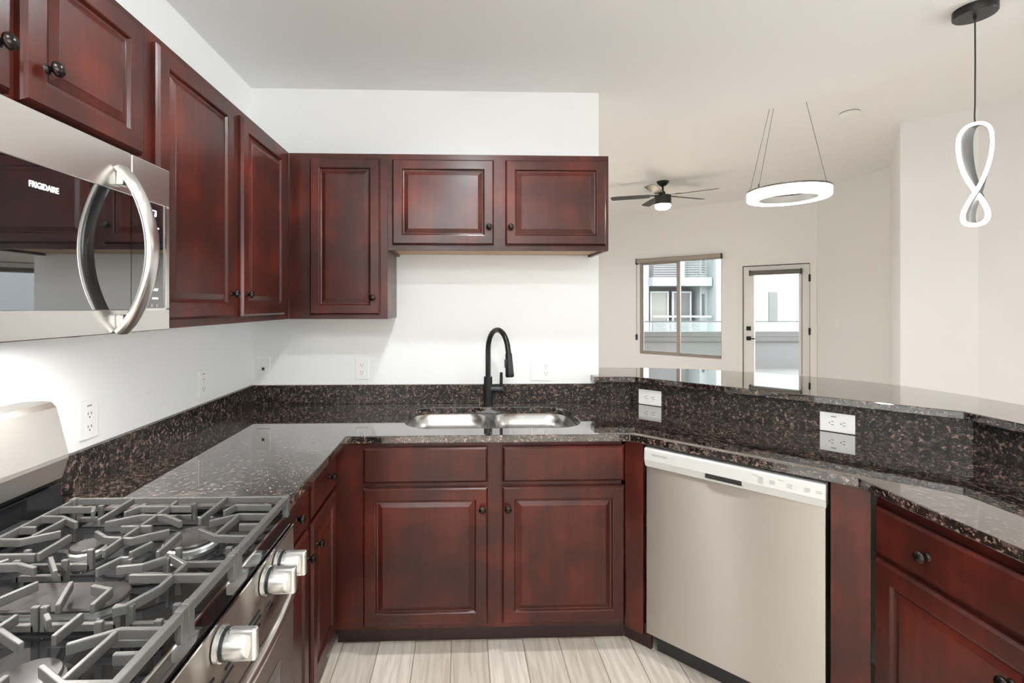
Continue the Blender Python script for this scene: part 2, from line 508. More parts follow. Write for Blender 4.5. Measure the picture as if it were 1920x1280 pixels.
MB().box(0.672, 0.684, 0.018, 0.03, 0.78, 0.84).build('latch', 'alframe', t)

# door
t = thing('door_1', None, None, DIAG @ Vector((DU0, VW, 0)), R(-45), kind='structure')
w = DU1 - DU0
MB().box(-0.006, 0.0, -0.001, 0.1, 0, DZ1 + .004).box(w, w + 0.006, -0.001, 0.1, 0, DZ1 + .004).box(0, w, -0.001, 0.1, DZ1 - .006, DZ1 + .004).build('gap_seal', 'slot', t)
MB().box(-0.085, -0.006, -0.014, 0, 0, DZ1 + 0.085).box(w + 0.006, w + 0.085, -0.014, 0, 0, DZ1 + 0.085).box(-0.006, w + 0.006, -0.014, 0, DZ1 + 0.004, DZ1 + 0.085).build('casing', 'doorpaint', t)
gx0, gx1, gz0, gz1 = 0.148, 0.722, 0.20, 1.90
sl = MB().box(0.003, gx0, 0.012, 0.055, 0.01, DZ1 - .008).box(gx1, w - 0.003, 0.012, 0.055, 0.01, DZ1 - .008).box(gx0, gx1, 0.012, 0.055, 0.01, gz0).box(gx0, gx1, 0.012, 0.055, gz1, DZ1 - .008).build('door_leaf', 'doorpaint', t)
MB().box(gx0, gx1, 0.03, 0.036, gz0, gz1).build('pane', 'glass', sl)
MB().box(gx0 - .022, gx0, 0.004, 0.012, gz0 - .02, gz1 + .02).box(gx1, gx1 + .022, 0.004, 0.012, gz0 - .02, gz1 + .02).box(gx0, gx1, 0.004, 0.012, gz0 - .02, gz0).box(gx0, gx1, 0.004, 0.012, gz1, gz1 + .02).build('glazing_bead', 'doorpaint', sl)
MB().box(0.045, 0.105, -0.008, 0.012, 1.045, 1.108).build('deadbolt', 'black', t, bevel=0.004)
hd = MB().box(0.045, 0.105, -0.010, 0.012, 0.895, 0.957).build('lever_plate', 'black', t, bevel=0.004)
MB().tube([(0.075, -0.010, 0.926), (0.075, -0.05, 0.926), (0.09, -0.055, 0.926), (0.175, -0.055, 0.926)], 0.009, 10).build('lever', 'black', hd, smooth=True)
for z in (0.30, 1.06, 1.82):
    MB().lathe([(0.011, -0.05), (0.011, 0.05)], (w + 0.004, -0.012, z), 'z', 12).box(w - 0.014, w + 0.022, -0.004, 0.012, z - 0.05, z + 0.05).build('hinge', 'black', t)

# roller blinds
t = thing('roller_blind', 'grey rolled-up blind across the top of the sliding window', 'blind', DIAG @ Vector((WU0 - 0.045, VW, WZ1)), R(-45))
L = WU1 - WU0 + 0.05
MB().prism([(0, -0.03), (0, 0.035), (-0.02, 0.045), (-0.055, 0.045), (-0.07, 0.03), (-0.07, -0.015), (-0.055, -0.03)], 0.014, L, 'x').build('fabric_roll', 'alframe', t)
MB().box(0, 0.014, -0.075, 0, -0.05, 0.05).build('end_bracket', 'black', t)
MB().box(L, L + 0.006, -0.072, 0, -0.035, 0.047).build('end_bracket', 'black', t)
MB().tube([(-0.004, -0.025, -0.05), (-0.004, -0.025, -1.33)], 0.0035, 6).build('bead_chain', 'blind', t)
MB().box(-0.018, 0.004, -0.035, 0.0, -1.39, -1.29).build('chain_tensioner', 'black', t)
t = thing('roller_blind', 'dark grey rolled-up blind at the top of the glazed door', 'blind', DIAG @ Vector((DU0 + 0.095, VW, 1.92)), R(-45))
MB().lathe([(0.034, 0.012), (0.034, 0.658)], (0, -0.032, 0), 'x', 20).build('fabric_roll', 'blind', t, smooth=True)
MB().box(0, 0.012, -0.066, 0.012, -0.04, 0.04).build('end_bracket', 'black', t)
MB().box(0.658, 0.67, -0.066, 0.012, -0.04, 0.04).build('end_bracket', 'black', t)
MB().tube([(0.672, -0.03, -0.03), (0.672, -0.03, -1.48)], 0.004, 6).build('bead_chain', 'blind', t)

# ------------------------------------------------------------------ outdoors
t = thing('balcony_railing', 'grey balcony parapet with glass panel and thin handrail outside the window', 'railing', (4.0, 10.8, 0))
MB().box(-2.2, 7.0, 0.0, 0.15, -0.12, 0.61).build('parapet', 'ext_lgrey', t)
MB().box(-2.2, 7.0, -0.06, 0.2, 0.61, 0.705).build('cap', 'ext_dark', t)
MB().box(-2.2, 7.0, -0.03, 0.17, 0.715, 0.828).build('cap', 'ext_dark', t)
MB().box(-2.2, 7.0, -0.02, 0.16, 0.703, 0.717).build('joint_strip', 'ext_lgrey', t)
MB().box(-2.2, 7.0, 0.065, 0.075, 0.828, 1.045).build('glass_panel', 'rail_glass', t)
MB().box(-2.2, 7.0, 0.04, 0.10, 1.045, 1.072).build('handrail', 'ext_dark', t)
struct('floor_balcony', MB().prism([(0.2, 11.65), (4.95, 6.85), (12, 6.85), (12, 11.2), (0.2, 11.7)], -0.2, -0.02), 'ext_ground')
struct('ground', MB().box(-30, 70, 12.4, 90, -3.6, -3.5), 'ext_ground')

t = thing('apartment_building', 'white apartment block with taupe balcony recess across the courtyard', 'building', (10.4, 28.0, -3.5))
def ext(name, mat, x0, x1, y0, y1, z0, z1, parent=t): return MB().box(x0, x1, 28 + y0, 28 + y1, z0, z1).build(name, mat, parent, world=True)
ext('wall', 'ext_white', 14.42, 40, -1.2, 6, -3.5, 9)
ext('column', 'ext_white', 5, 10.9, -0.3, 6, -3.5, 9)
ext('corner_column', 'ext_white', 13.98, 14.42, -0.2, 3, -3.5, 9)
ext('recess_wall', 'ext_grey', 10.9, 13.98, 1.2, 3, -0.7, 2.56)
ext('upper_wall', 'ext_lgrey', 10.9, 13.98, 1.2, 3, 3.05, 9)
ext('balcony_slab', 'ext_blue', 10.9, 14.35, -0.9, 1.2, 2.55, 3.05)
ext('balcony_slab', 'ext_blue', 10.9, 14.35, -0.9, 1.2, -0.7, -0.2)
for x0, x1 in ((10.95, 12.42), (12.75, 13.98)):
    mb = MB()
    for k in range(7):
        mb.box(x0, x1, 27.15, 27.19, 3.10 + k * 0.135, 3.17 + k * 0.135)
    mb.build('louver_rail', 'ext_louver', t, world=True)
ext('post', 'ext_blue', 12.45, 12.72, -0.95, -0.85, 2.6, 4.3)
ext('hand_rail', 'ext_blue', 10.9, 14.35, -0.93, -0.83, 4.05, 4.13)
for x0, x1, m_ in ((11.10, 12.22, 'ext_beige'), (12.42, 13.58, 'ext_shade')):
    f = MB().box(x0, x0 + .1, 28.0, 28.14, -0.6, 2.27).box(x1 - .1, x1, 28.0, 28.14, -0.6, 2.27).box(x0 + .1, x1 - .1, 28.0, 28.14, 2.17, 2.27).build('window', 'ext_white', t, world=True)
    MB().box(x0 + .1, x1 - .1, 28.06, 28.1, 0.5, 2.17).build('blind', m_, f, world=True)
ext('lower_rail', 'ext_white', 10.9, 14.3, -0.95, -0.87, 0.75, 0.85)
ext('lower_rail', 'ext_white', 10.9, 14.3, -0.95, -0.87, 0.48, 0.53)
mb = MB()
for k in range(10): mb.box(10.9, 14.0, 27.06, 27.10, -0.6 + k * 0.11, -0.55 + k * 0.11)
mb.build('slat_rail', 'ext_louver', t, world=True)
ext('side_window', 'ext_shade', 14.1, 14.24, -0.25, -0.19, 0.8, 2.1)
ext('side_window', 'ext_shade', 14.1, 14.24, -0.25, -0.19, 3.3, 4.6)
mb = MB()
for k in range(24): mb.box(17.45, 17.95, 26.74, 26.79, 0.45 + k * 0.073, 0.50 + k * 0.073)
mb.box(17.45, 17.95, 26.77, 26.80, 0.45, 2.21)
mb.build('shutter', 'ext_louver', t, world=True)

# ------------------------------------------------------------------ cabinets
def rect(x0, x1, z0, z1, y): return [(x0, y, z0), (x1, y, z0), (x1, y, z1), (x0, y, z1)]

def panel_front(x0, x1, z0, z1, stile=0.048, t=0.02):
    """raised-panel door; back lies on y = 0, front on y = -t"""
    R_ = []
    for d, y in ((0, 0), (0, -t + 0.009), (0.003, -t + 0.005), (0.0075, -t), (stile - .002, -t), (stile + .001, -t + .0012), (stile + .005, -t + .0085), (stile + .011, -t + .0095),
                 (stile + .0115, -t + .0085), (stile + .029, -t + .0018), (stile + .0295, -t + .0008)):
        R_.append(rect(x0 + d, x1 - d, z0 + d, z1 - d, y))
    return MB().rings(R_)

def slab_front(x0, x1, z0, z1, t=0.02):
    R_ = []
    for d, y in ((0, 0), (0, -t + 0.008), (0.003, -t + .005), (0.010, -t)):
        R_.append(rect(x0 + d, x1 - d, z0 + d, z1 - d, y))
    return MB().rings(R_)

def knob(x, z, parent, y=-0.02, s=1.0):
    p = [(0.0005, -0.029), (0.006, -0.0285), (0.012, -0.026), (0.0148, -0.022), (0.0145, -0.018), (0.010, -0.0145), (0.006, -0.012), (0.0052, -0.006), (0.007, -0.002), (0.010, 0.0)]
    return MB().lathe([(r * s, h * s) for r, h in p], (x, y, z), 'y', 20).build('knob', 'bronze', parent, smooth=True)

def upper_body(t, w, z0, z1, d):
    MB().box(0, 0.018, 0.019, d, z0, z1).box(w - 0.018, w, 0.019, d, z0, z1).box(0.018, w - 0.018, 0.019, d, z1 - 0.018, z1).box(0.018, w - 0.018, d - .008, d, z0 + .012, z1 - .018).build('carcass', 'wood', t)
    MB().box(0, w, 0, 0.019, z0, z1).build('face_frame', 'wood', t, bevel=0.001)
    MB().box(0.018, w - 0.018, 0.019, d - .008, z0 + 0.012, z0 + 0.028).build('bottom_panel', 'tan', t)

def base_body(t, w, d=0.60, top=0.872, sides=(0, 1), toe_ext=0.0):
    mb = MB()
    if 0 in sides: mb.box(0, 0.018, 0.019, d, 0.10, top)
    if 1 in sides: mb.box(w - 0.018, w, 0.019, d, 0.10, top)
    mb.box(0.018, w - 0.018, 0.019, d, 0.10, 0.118).build('carcass', 'wood', t)
    MB().box(0, w, 0, 0.019, 0.10, top).build('face_frame', 'wood', t)
    MB().box(0, w + toe_ext, 0.072, 0.09, 0, 0.10).build('toe_kick', 'toe', t)

FX = -0.8165                                     # face of the left wall units
t = thing('wall_cabinet', 'short cherry two-door wall cabinet directly above the microwave', 'cabinet', (FX, 0.503, 0), R(90))
upper_body(t, 0.757, 1.776, 2.147, 0.309)
d = panel_front(0.028, 0.376, 1.803, 2.120).build('door', 'wood', t); knob(0.348, 1.882, d)
d = panel_front(0.398, 0.729, 1.803, 2.120).build('door', 'wood', t); knob(0.446, 1.882, d)
t = thing('wall_cabinet', 'tall cherry two-door wall cabinet on the left wall beside the microwave', 'cabinet', (FX, 1.261, 0), R(90))
upper_body(t, 1.030, 1.364, 2.147, 0.309)
d = panel_front(0.027, 0.449, 1.388, 2.120).build('door', 'wood', t); knob(0.449 - .024, 1.468, d)
d = panel_front(0.512, 0.936, 1.388, 2.120).build('door', 'wood', t); knob(0.512 + .028, 1.468, d)
t = thing('wall_cabinet', 'tall narrow cherry one-door wall cabinet in the corner of the back wall', 'cabinet', (FX, 2.291, 0), 0)
upper_body(t, 0.4635, 1.364, 2.147, 0.309)
d = panel_front(0.1015, 0.4295, 1.385, 2.120, 0.045).build('door', 'wood', t); knob(0.397, 1.465, d)
t = thing('wall_cabinet', 'wide short cherry two-door wall cabinet high above the sink', 'cabinet', (-0.353, 2.291, 0), 0)
upper_body(t, 1.058, 1.690, 2.147, 0.309)
d = panel_front(0.023, 0.504, 1.715, 2.119, 0.046).build('door', 'wood', t); knob(0.480, 1.799, d)
d = panel_front(0.559, 1.042, 1.715, 2.119, 0.046).build('door', 'wood', t); knob(0.583, 1.799, d)

# base units
BX = -0.527
t = thing('base_cabinet', 'narrow cherry base cabinet with drawer and door right beside the range', 'cabinet', (BX, 1.282, 0), R(90))
base_body(t, 0.352, d=0.59)
d = slab_front(0.018, 0.332, 0.700, 0.850).build('drawer', 'wood', t); knob(0.200, 0.775, d)
d = panel_front(0.018, 0.332, 0.120, 0.683).build('door', 'wood', t); knob(0.305, 0.600, d)
t = thing('base_cabinet', 'narrow cherry base cabinet with drawer and door in the left inside corner', 'cabinet', (BX, 1.635, 0), R(90))
base_body(t, 0.346, d=0.59)
d = slab_front(0.020, 0.320, 0.700, 0.850).build('drawer', 'wood', t); knob(0.210, 0.775, d)
d = panel_front(0.020, 0.320, 0.120, 0.683).build('door', 'wood', t); knob(0.050, 0.600, d)

YF = 1.9815
t = thing('sink_base_cabinet', 'wide cherry base cabinet with two doors under the sink', 'cabinet', (BX + 0.001, YF, 0), 0)
wS = 0.662 - BX
base_body(t, wS, d=0.59, sides=(), toe_ext=0.036)
ox = -(BX + 0.001)
for a in (-0.46, 0.62): MB().box(a + ox, a + .018 + ox, 0.019, 0.59, 0.118, 0.86).build('side_panel', 'wood', t)
slab_front(-0.403 + ox, 0.106 + ox, 0.703, 0.850).build('false_drawer_front', 'wood', t)
slab_front(0.165 + ox, 0.673 + ox, 0.703, 0.850).build('false_drawer_front', 'wood', t)
d = panel_front(-0.403 + ox, 0.106 + ox, 0.121, 0.684, 0.05).build('door', 'wood', t); knob(0.082 + ox, 0.598, d)
d = panel_front(0.165 + ox, 0.673 + ox, 0.121, 0.684, 0.05).build('door', 'wood', t); knob(0.187 + ox, 0.598, d)

# angled fillers each side of the dishwasher
t = thing('filler_panel', 'narrow angled cherry filler left of the dishwasher', 'panel', (0.668, 1.976, 0), R(-45))
MB().box(0.011, 0.088, 0, 0.019, 0.10, 0.872).build('panel_board', 'wood', t)
MB().box(-0.03, 0.088, 0.078, 0.094, 0, 0.10).build('toe_kick', 'toe', t)
t = thing('filler_panel', 'plain cherry corner filler right of the dishwasher', 'panel', (1.160, 1.481, 0), R(-45))
MB().box(0.004, 0.102, 0, 0.019, 0.0, 0.872).build('panel_board', 'wood', t)

PX = 1.2505
t = thing('base_cabinet', 'cherry peninsula base cabinet with wide drawer at the right edge', 'cabinet', (PX, 1.408, 0), R(-90))
base_body(t, 0.470, d=0.575)
d = slab_front(0.010, 0.452, 0.693, 0.832).build('drawer', 'wood', t); knob(0.176, 0.762, d, s=1.1)
d = panel_front(0.010, 0.452, 0.120, 0.676, 0.055).build('door', 'wood', t); knob(0.372, 0.580, d, s=1.1)
t = thing('base_cabinet', 'cherry peninsula base cabinet farthest from the dishwasher, past the drawer unit', 'cabinet', (PX, 0.937, 0), R(-90))
base_body(t, 0.80, d=0.575)
d = slab_front(0.018, 0.782, 0.693, 0.832).build('drawer', 'wood', t); knob(0.40, 0.762, d, s=1.1)
d = panel_front(0.018, 0.392, 0.120, 0.676, 0.055).build('door', 'wood', t); knob(0.362, 0.580, d, s=1.1)
d = panel_front(0.408, 0.782, 0.120, 0.676, 0.055).build('door', 'wood', t); knob(0.438, 0.580, d, s=1.1)

# ------------------------------------------------------------------ granite
def slab_with_hole(outer, holes, z0, z1):
    bm = bmesh.new()
    es = []
    for loop in [outer] + holes:
        vs = [bm.verts.new((x, y, z1)) for x, y in loop]
        es += [bm.edges.new((vs[i], vs[(i + 1) % len(vs)])) for i in range(len(vs))]
    bmesh.ops.triangle_fill(bm, use_beauty=True, use_dissolve=False, edges=es)
    bmesh.ops.dissolve_limit(bm, angle_limit=0.01, verts=bm.verts[:], edges=bm.edges[:], use_dissolve_boundaries=False)
    g = bmesh.ops.extrude_face_region(bm, geom=bm.faces[:])
    for v in [e for e in g['geom'] if isinstance(e, bmesh.types.BMVert)]: v.co.z = z0
    m = MB(); m.bm.free(); m.bm = bm
    return m

def rrect(x0, x1, y0, y1, r, n=8):
    out = []
    for cx, cy, a0 in ((x1 - r, y1 - r, 0), (x0 + r, y1 - r, 90), (x0 + r, y0 + r, 180), (x1 - r, y0 + r, 270)):
        for k in range(n + 1):
            a = R(a0 + 90 * k / n)
            out.append((cx + r * math.cos(a), cy + r * math.sin(a)))
    return out

ZC = 0.902
t = thing('countertop', 'polished dark brown granite worktop running around the kitchen with its backsplash', 'countertop', (0, 2.2, 0.872))
outer = [(XL, 1.274), (-0.467, 1.274), (-0.467, 1.943), (0.687, 1.943), (1.208, 1.422), (1.208, 0.12), (1.850, 0.12), (1.850, 1.652), (0.904, 2.598), (XL, 2.598)]
hole = rrect(-0.255, 0.535, 2.055, 2.478, 0.12)
slab_with_hole(outer, [hole], 0.872, ZC).build('worktop', 'granite', t, world=True, bevel=0.003)
MB().box(XL, XL + 0.021, 1.274, 2.578, ZC, ZC + 0.1016).build('backsplash', 'granite_splash', t, world=True, bevel=0.0015)
MB().box(XL, 0.724, 2.578, 2.5985, ZC, ZC + 0.1016).build('backsplash', 'granite_splash', t, world=True, bevel=0.0015)
MB().prism([(0.726, 2.578), (0.912, 2.578), (0.904, 2.598), (0.726, 2.598)], ZC, 1.0195, 'z').build('backsplash', 'granite_splash', t, world=True)
MB().prism([(0.9135, 2.5775), (1.829, 1.662), (1.849, 1.655), (0.906, 2.598)], ZC, 1.0195, 'z').build('backsplash', 'granite_splash', t, world=True)
MB().box(1.830, 1.850, 0.12, 1.660, ZC, 1.0195).build('backsplash', 'granite_splash', t, world=True)
bar = [(0.700, 2.519), (0.913, 2.513), (1.783, 1.648), (1.783, 0.08), (2.128, 0.08), (2.128, 1.72), (2.125, 1.90), (2.110, 2.05), (2.075, 2.19), (2.020, 2.30), (1.945, 2.395),
       (1.85, 2.49), (1.74, 2.59), (1.62, 2.68), (1.50, 2.75), (1.371, 2.805), (1.23, 2.85), (1.077, 2.88), (0.95, 2.893), (0.752, 2.90), (0.752, 2.5975), (0.700, 2.5975)]
o = MB().prism(bar, 1.021, 1.051).build('bar_top', 'granite', bevel=0.003)
tag(o, 'raised dark granite bar top with a curved outer edge', 'countertop')

# ------------------------------------------------------------------ sink and tap
t = thing('sink', 'undermount stainless double-bowl sink set in the granite', 'sink', (0.14, 2.27, 0.67))
b1 = rrect(-0.243, 0.128, 2.067, 2.466, 0.095); b2 = rrect(0.156, 0.523, 2.067, 2.466, 0.095)
slab_with_hole(rrect(-0.285, 0.565, 2.025, 2.508, 0.13), [b1, b2], 0.868, 0.8715).build('rim', 'sink', t, world=True)
for x0, x1 in ((-0.243, 0.128), (0.156, 0.523)):
    R_ = []
    for ins, z, rad in ((0, 0.8715, 0.095), (0.004, 0.80, 0.093), (0.008, 0.72, 0.09), (0.016, 0.695, 0.085), (0.035, 0.682, 0.07), (0.12, 0.676, 0.03)):
        R_.append([(x, y, z) for x, y in rrect(x0 + ins, x1 - ins, 2.067 + ins, 2.466 - ins, rad)])
    b = MB().rings(R_, cap0=False).build('bowl', 'sink', t, world=True, smooth=True)
    sm = b.modifiers.new('solid', 'SOLIDIFY'); sm.thickness = 0.0015; sm.offset = -1 if False else 1
    MB().lathe([(0.002, 0.0), (0.03, 0.001), (0.042, 0.004), (0.044, 0.001)], ((x0 + x1) / 2, 2.29, 0.6765), 'z', 24).build('drain', 'chrome', t, world=True, smooth=True)

fx, fy = 0.137, 2.528
t = thing('faucet', 'matte black gooseneck pull-down kitchen faucet behind the sink', 'faucet', (fx, fy, ZC))
MB().lathe([(0.027, 0), (0.027, 0.006), (0.0235, 0.009), (0.0225, 0.15), (0.0195, 0.152)], (0, 0, 0), 'z', 28).build('faucet_body', 'black', t, smooth=True)
dirx, diry = 0.42, -0.907
path = [(0, 0, 0.15), (0, 0, 0.22), (0, 0, 0.292)]
for k in range(1, 15):
    a = PI - (PI * 0.95) * k / 14
    path.append(((0.105 + 0.105 * math.cos(a)) * dirx, (0.105 + 0.105 * math.cos(a)) * diry, 0.292 + 0.110 * math.sin(a)))
ex = path[-1]
path.append((ex[0] + 0.005 * dirx, ex[1] + 0.005 * diry, ex[2] - 0.02))
MB().tube(path, 0.0135, 16).build('spout', 'black', t, smooth=True)
e = Vector(path[-1]); dn = Vector((0.10 * dirx, 0.10 * diry, -1)).normalized()
hp = [e + dn * s for s in (-0.005, 0.0, 0.03, 0.085, 0.105, 0.112)]
sh = MB().tube(hp, [0.0145, 0.0165, 0.0175, 0.0205, 0.0215, 0.018], 20).build('spray_head', 'black', t, smooth=True)
bc = e + dn * 0.045 + Vector((-0.018, -0.006, 0))
MB().box(bc.x - .005, bc.x + .006, bc.y - .008, bc.y + .008, bc.z - .02, bc.z + .02).build('spray_button', 'black', sh, bevel=0.002)
lv = MB().tube([(0.015, -0.004, 0.087), (0.078, -0.012, 0.087)], 0.0165, 18).build('lever_base', 'black', t, smooth=True)
MB().tube([(0.068, -0.011, 0.09), (0.069, -0.011, 0.175)], [0.0085, 0.0078], 12).build('lever', 'black', lv, smooth=True)

# ------------------------------------------------------------------ dishwasher
t = thing('dishwasher', 'stainless dishwasher set at an angle under the counter', 'dishwasher', (0.736, 1.904, 0), R(-45))
wd = 0.592
MB().box(0.01, wd - 0.01, 0.101, 0.56, 0.02, 0.855).box(0.01, wd - 0.01, 0.035, 0.101, 0.113, 0.855).build('tub', 'kick', t)
MB().box(0.002, wd - 0.002, 0.0, 0.034, 0.116, 0.787).build('door_panel', 'steel', t, bevel=0.003)
cp = MB().prism([(0.034, 0.862), (-0.008, 0.861), (-0.013, 0.857), (-0.015, 0.815), (-0.004, 0.786), (0.034, 0.786)], 0, wd, 'x').build('control_panel', 'grey_plastic', t, bevel=0.002)
MB().prism([(-0.0152, 0.8145), (-0.0085, 0.796), (-0.0165, 0.7995), (-0.0165, 0.8145)], 0.232, 0.352, 'x').build('pocket_handle', 'dark', cp)
MB().prism([(-0.0085, 0.796), (-0.0030, 0.786), (-0.012, 0.7885), (-0.0165, 0.7975)], 0.228, 0.356, 'x').build('handle_lip', 'grey_plastic', cp, bevel=0.001)
lettering('FRIGIDAIRE', 0.0115, 'greytext', cp, Matrix.Translation((0.032, -0.0146, 0.838)) @ FACE)
mb = MB()
for x0, n, z in ((0.385, 1, .846), (0.402, 5, .842), (0.437, 3, .838), (0.462, 1, .846), (0.487, 3, .838), (0.535, 3, .838), (0.566, 2, .836)):
    for k in range(n):
        MB().box(x0, x0 + 0.016, -0.0152, -0.0142, z - k * 0.0052, z - k * 0.0052 + 0.0013).build('button_print', 'greytext', cp)
MB().box(0.012, wd - 0.012, 0.085, 0.10, 0.006, 0.112).build('kick_plate', 'kick', t)
MB().lathe([(0.007, -0.006), (0.009, -0.003), (0.009, 0)], (0.05, 0.085, 0.075), 'y', 12).build('screw', 'chrome', t)

# ------------------------------------------------------------------ microwave
XM = -0.751
t = thing('microwave', 'stainless over-the-range microwave with a bowed vertical handle', 'microwave', (XL, 0.503, 1.366), R(90))
def wb(x0, x1, y0, y1, z0, z1): return MB().box(x0, x1, y0, y1, z0, z1)
wb(XL + .003, XM - 0.035, 0.506, 1.258, 1.370, 1.772).build('case', 'kick', t, world=True)
MB().box(XL + .05, XM - .002, 0.51, 1.255, 1.3665, 1.371).build('bottom_grille', 'kick', t, world=True)
for a in (0.66, 1.10): MB().lathe([(0.036, 0.0), (0.036, -0.0095), (0.040, -0.0095), (0.040, 0.0)], (-0.90, a, 1.3665), 'z', 28, cap=False).build('added_lamp_shroud', 'kick', MB().lathe([(0.001, -0.0015), (0.034, -0.0015), (0.036, 0.0)], (-0.90, a, 1.3665), 'z', 24).build('cooktop_lamp', 'hoodlamp', t, world=True), world=True)  # lamps out of sight; shroud added to cut their reflection in the splash
yd = 1.117
zt0, zt1, zg0, zg1 = 1.3665, 1.772, 1.419, 1.677
# door: stainless surround and black glass
dr = MB().box(XM - .034, XM, 0.505, yd - .001, zg1, zt1).box(XM - .034, XM, 0.505, yd - .001, zt0, zg0).build('door', 'steel_v', t, world=True, bevel=0.002)
MB().box(XM - .034, XM - .0015, 0.506, yd - .001, zg0, zg1).build('door_glass', 'mirror_glass', dr, world=True)
cpn = MB().box(XM - .034, XM, yd + .001, 1.258, zg1, zt1).box(XM - .034, XM, yd + .001, 1.258, zt0, zg0).box(XM - .034, XM, 1.242, 1.258, zg0, zg1).build('control_panel', 'steel_v', t, world=True, bevel=0.002)
MB().box(XM - .034, XM - .0015, yd + .001, 1.240, zg0 + .002, zg1).build('control_glass', 'mirror_glass', cpn, world=True)
MB().box(XM - .003, XM + .0012, 1.238, 1.243, zg0 - .001, zg1 + .001).box(XM - .003, XM + .0012, yd + .001, 1.239, zg0 - .003, zg0 + .002).build('glass_trim', 'chrome', cpn, world=True)
FX90 = Matrix.Rotation(R(90), 4, 'Z') @ FACE       # text plane facing +x in the world
def wtext(s, size, mat, parent, x, y, z, **k):
    return lettering(s, size, mat, parent, MW[parent.name].inverted() @ Matrix.Translation((x, y, z)) @ FX90, **k)
wtext('FRIGIDAIRE', 0.0150, 'whitetext', dr, XM - .0008, 0.858, 1.640, bold=0.00035, sx=0.80)
wtext('3:53', 0.021, 'digits', cpn, XM - .0008, 1.171, 1.652, name='clock_digits', bold=0.0004)
wtext('START', 0.0085, 'whitetext', cpn, XM - .0008, 1.188, 1.466, bold=0.0002)
mb = MB()
for y, z, w_, h_ in ((1.188, 1.616, .028, .0035), (1.190, 1.592, .020, .003), (1.192, 1.586, .022, .003), (1.196, 1.561, .014, .006), (1.198, 1.537, .007, .007), (1.198, 1.513, .006, .007), (1.198, 1.489, .005, .007), (1.190, 1.443, .022, .004)):
    mb.box(XM - .0012, XM - .0006, y, y + w_, z, z + h_)
mb.build('key_print', 'whitetext', cpn, world=True)
mb = MB()
for y, z in ((1.184, 1.424), (1.204, 1.424)): mb.box(XM - .0012, XM - .0006, y, y + .008, z, z + .007)
mb.build('icon_print', 'greytext', cpn, world=True)
# bowed handle
hy = 1.078
pts = []
for k in range(21):
    s = k / 20.0
    pts.append((XM + 0.004 + 0.066 * math.sin(PI * s) ** 0.75, hy, 1.728 - 0.358 * s))
mb = MB()
n = len(pts)
ring = []
for i, p in enumerate(pts):
    a = pts[max(0, i - 1)]; b = pts[min(n - 1, i + 1)]
    tx, tz = b[0] - a[0], b[2] - a[2]; l = math.hypot(tx, tz); nx, nz = -tz / l, tx / l
    wv = 0.0200
    th = 0.0085
    lo = []
    for q in range(16):
        an = 2 * PI * q / 16
        cy = math.copysign(abs(math.cos(an)) ** 0.6, math.cos(an)) * wv; cn = math.copysign(abs(math.sin(an)) ** 0.8, math.sin(an)) * th
        lo.append((p[0] + nx * cn, p[1] + cy, p[2] + nz * cn))
    ring.append(lo)
mb.rings(ring)
mb.build('handle', 'steel_v', dr, world=True, smooth=True)
for a in (1.690, 1.376): MB().box(XM, XM + .016, hy - .013, hy + .013, a, a + .032).build('handle_mount', 'chrome', dr, world=True, bevel=0.003)

# ------------------------------------------------------------------ gas range
RY0, RY1 = 0.503, 1.268
t = thing('gas_range', 'stainless five-burner gas range with black cooktop against the left wall', 'stove', (XL, RY0, 0), R(90))
MB().box(XL + .01, -0.470, RY0 + .004, RY1 - .004, 0.03, 0.884).build('body', 'kick', t, world=True)
# cooktop: recessed pan with raised rim
MB().box(XL + .06, -0.452, RY0, RY1, 0.884, 0.894).build('cooktop', 'enamel', t, world=True)
MB().box(XL + .06, -1.005, RY0, RY1, 0.894, 0.905).box(-0.462, -0.445, RY0, RY1, 0.884, 0.902).box(-1.005, -0.462, RY0, RY0 + .014, 0.894, 0.905).box(-1.005, -0.462, RY1 - .014, RY1, 0.894, 0.905).build('cooktop_rim', 'enamel', t, world=True, bevel=0.003)
MB().box(-0.4465, -0.4435, RY0, RY1, 0.8985, 0.903).build('front_trim', 'chrome', t, world=True)
# black fascia strip, stainless control panel
MB().box(-0.47, -0.4445, RY0, RY1, 0.857, 0.8985).build('fascia', 'black_gloss', t, world=True)
cpn = MB().prism([(-0.47, 0.857), (-0.440, 0.857), (-0.4365, 0.690), (-0.47, 0.690)], RY0, RY1, 'y').build('control_panel', 'steel', t, world=True, bevel=0.002)
MB().box(-0.441, -0.4385, RY0, RY1, 0.8545, 0.8585).build('panel_edge', 'chrome', cpn, world=True)
mb = MB()
for z, spans in ((0.771, ((0.60, .66), (.67, .73), (.80, .86), (.94, 1.05))), (0.757, ((.64, .70), (.90, .97), (1.00, 1.055), (1.085, 1.105))), (0.741, ((.56, .66), (.72, .82), (.87, .93), (.98, 1.05), (1.10, 1.12)))):
    for a, b in spans:
        xx = -0.4385 + 0.0035 * (0.857 - z) / 0.167 * 0.9
        mb.box(xx - .003, xx + .0016, a, b, z - .0022, z + .0022)
mb.build('vent_slots', 'dark', cpn, world=True)
for ky in (0.600, 0.685, 0.880, 1.080, 1.152):
    c = (-0.439, ky, 0.818)
    k_ = MB().lathe([(0.026, 0.0), (0.030, 0.002), (0.030, 0.010), (0.0255, 0.012), (0.0250, 0.048), (0.0225, 0.056), (0.001, 0.057)], c, 'x', 28).build('control_knob', 'knob_silver', t, world=True, smooth=True)
    MB().lathe([(0.0275, 0.011), (0.0275, 0.018)], c, 'x', 28).build('knob_gasket', 'kick', k_, world=True)
    MB().box(c[0] + .018, c[0] + .070, ky - .0095, ky + .0095, 0.818 - .0285, 0.818 + .0285).build('grip', 'knob_silver', k_, world=True, bevel=0.006, seg=3)
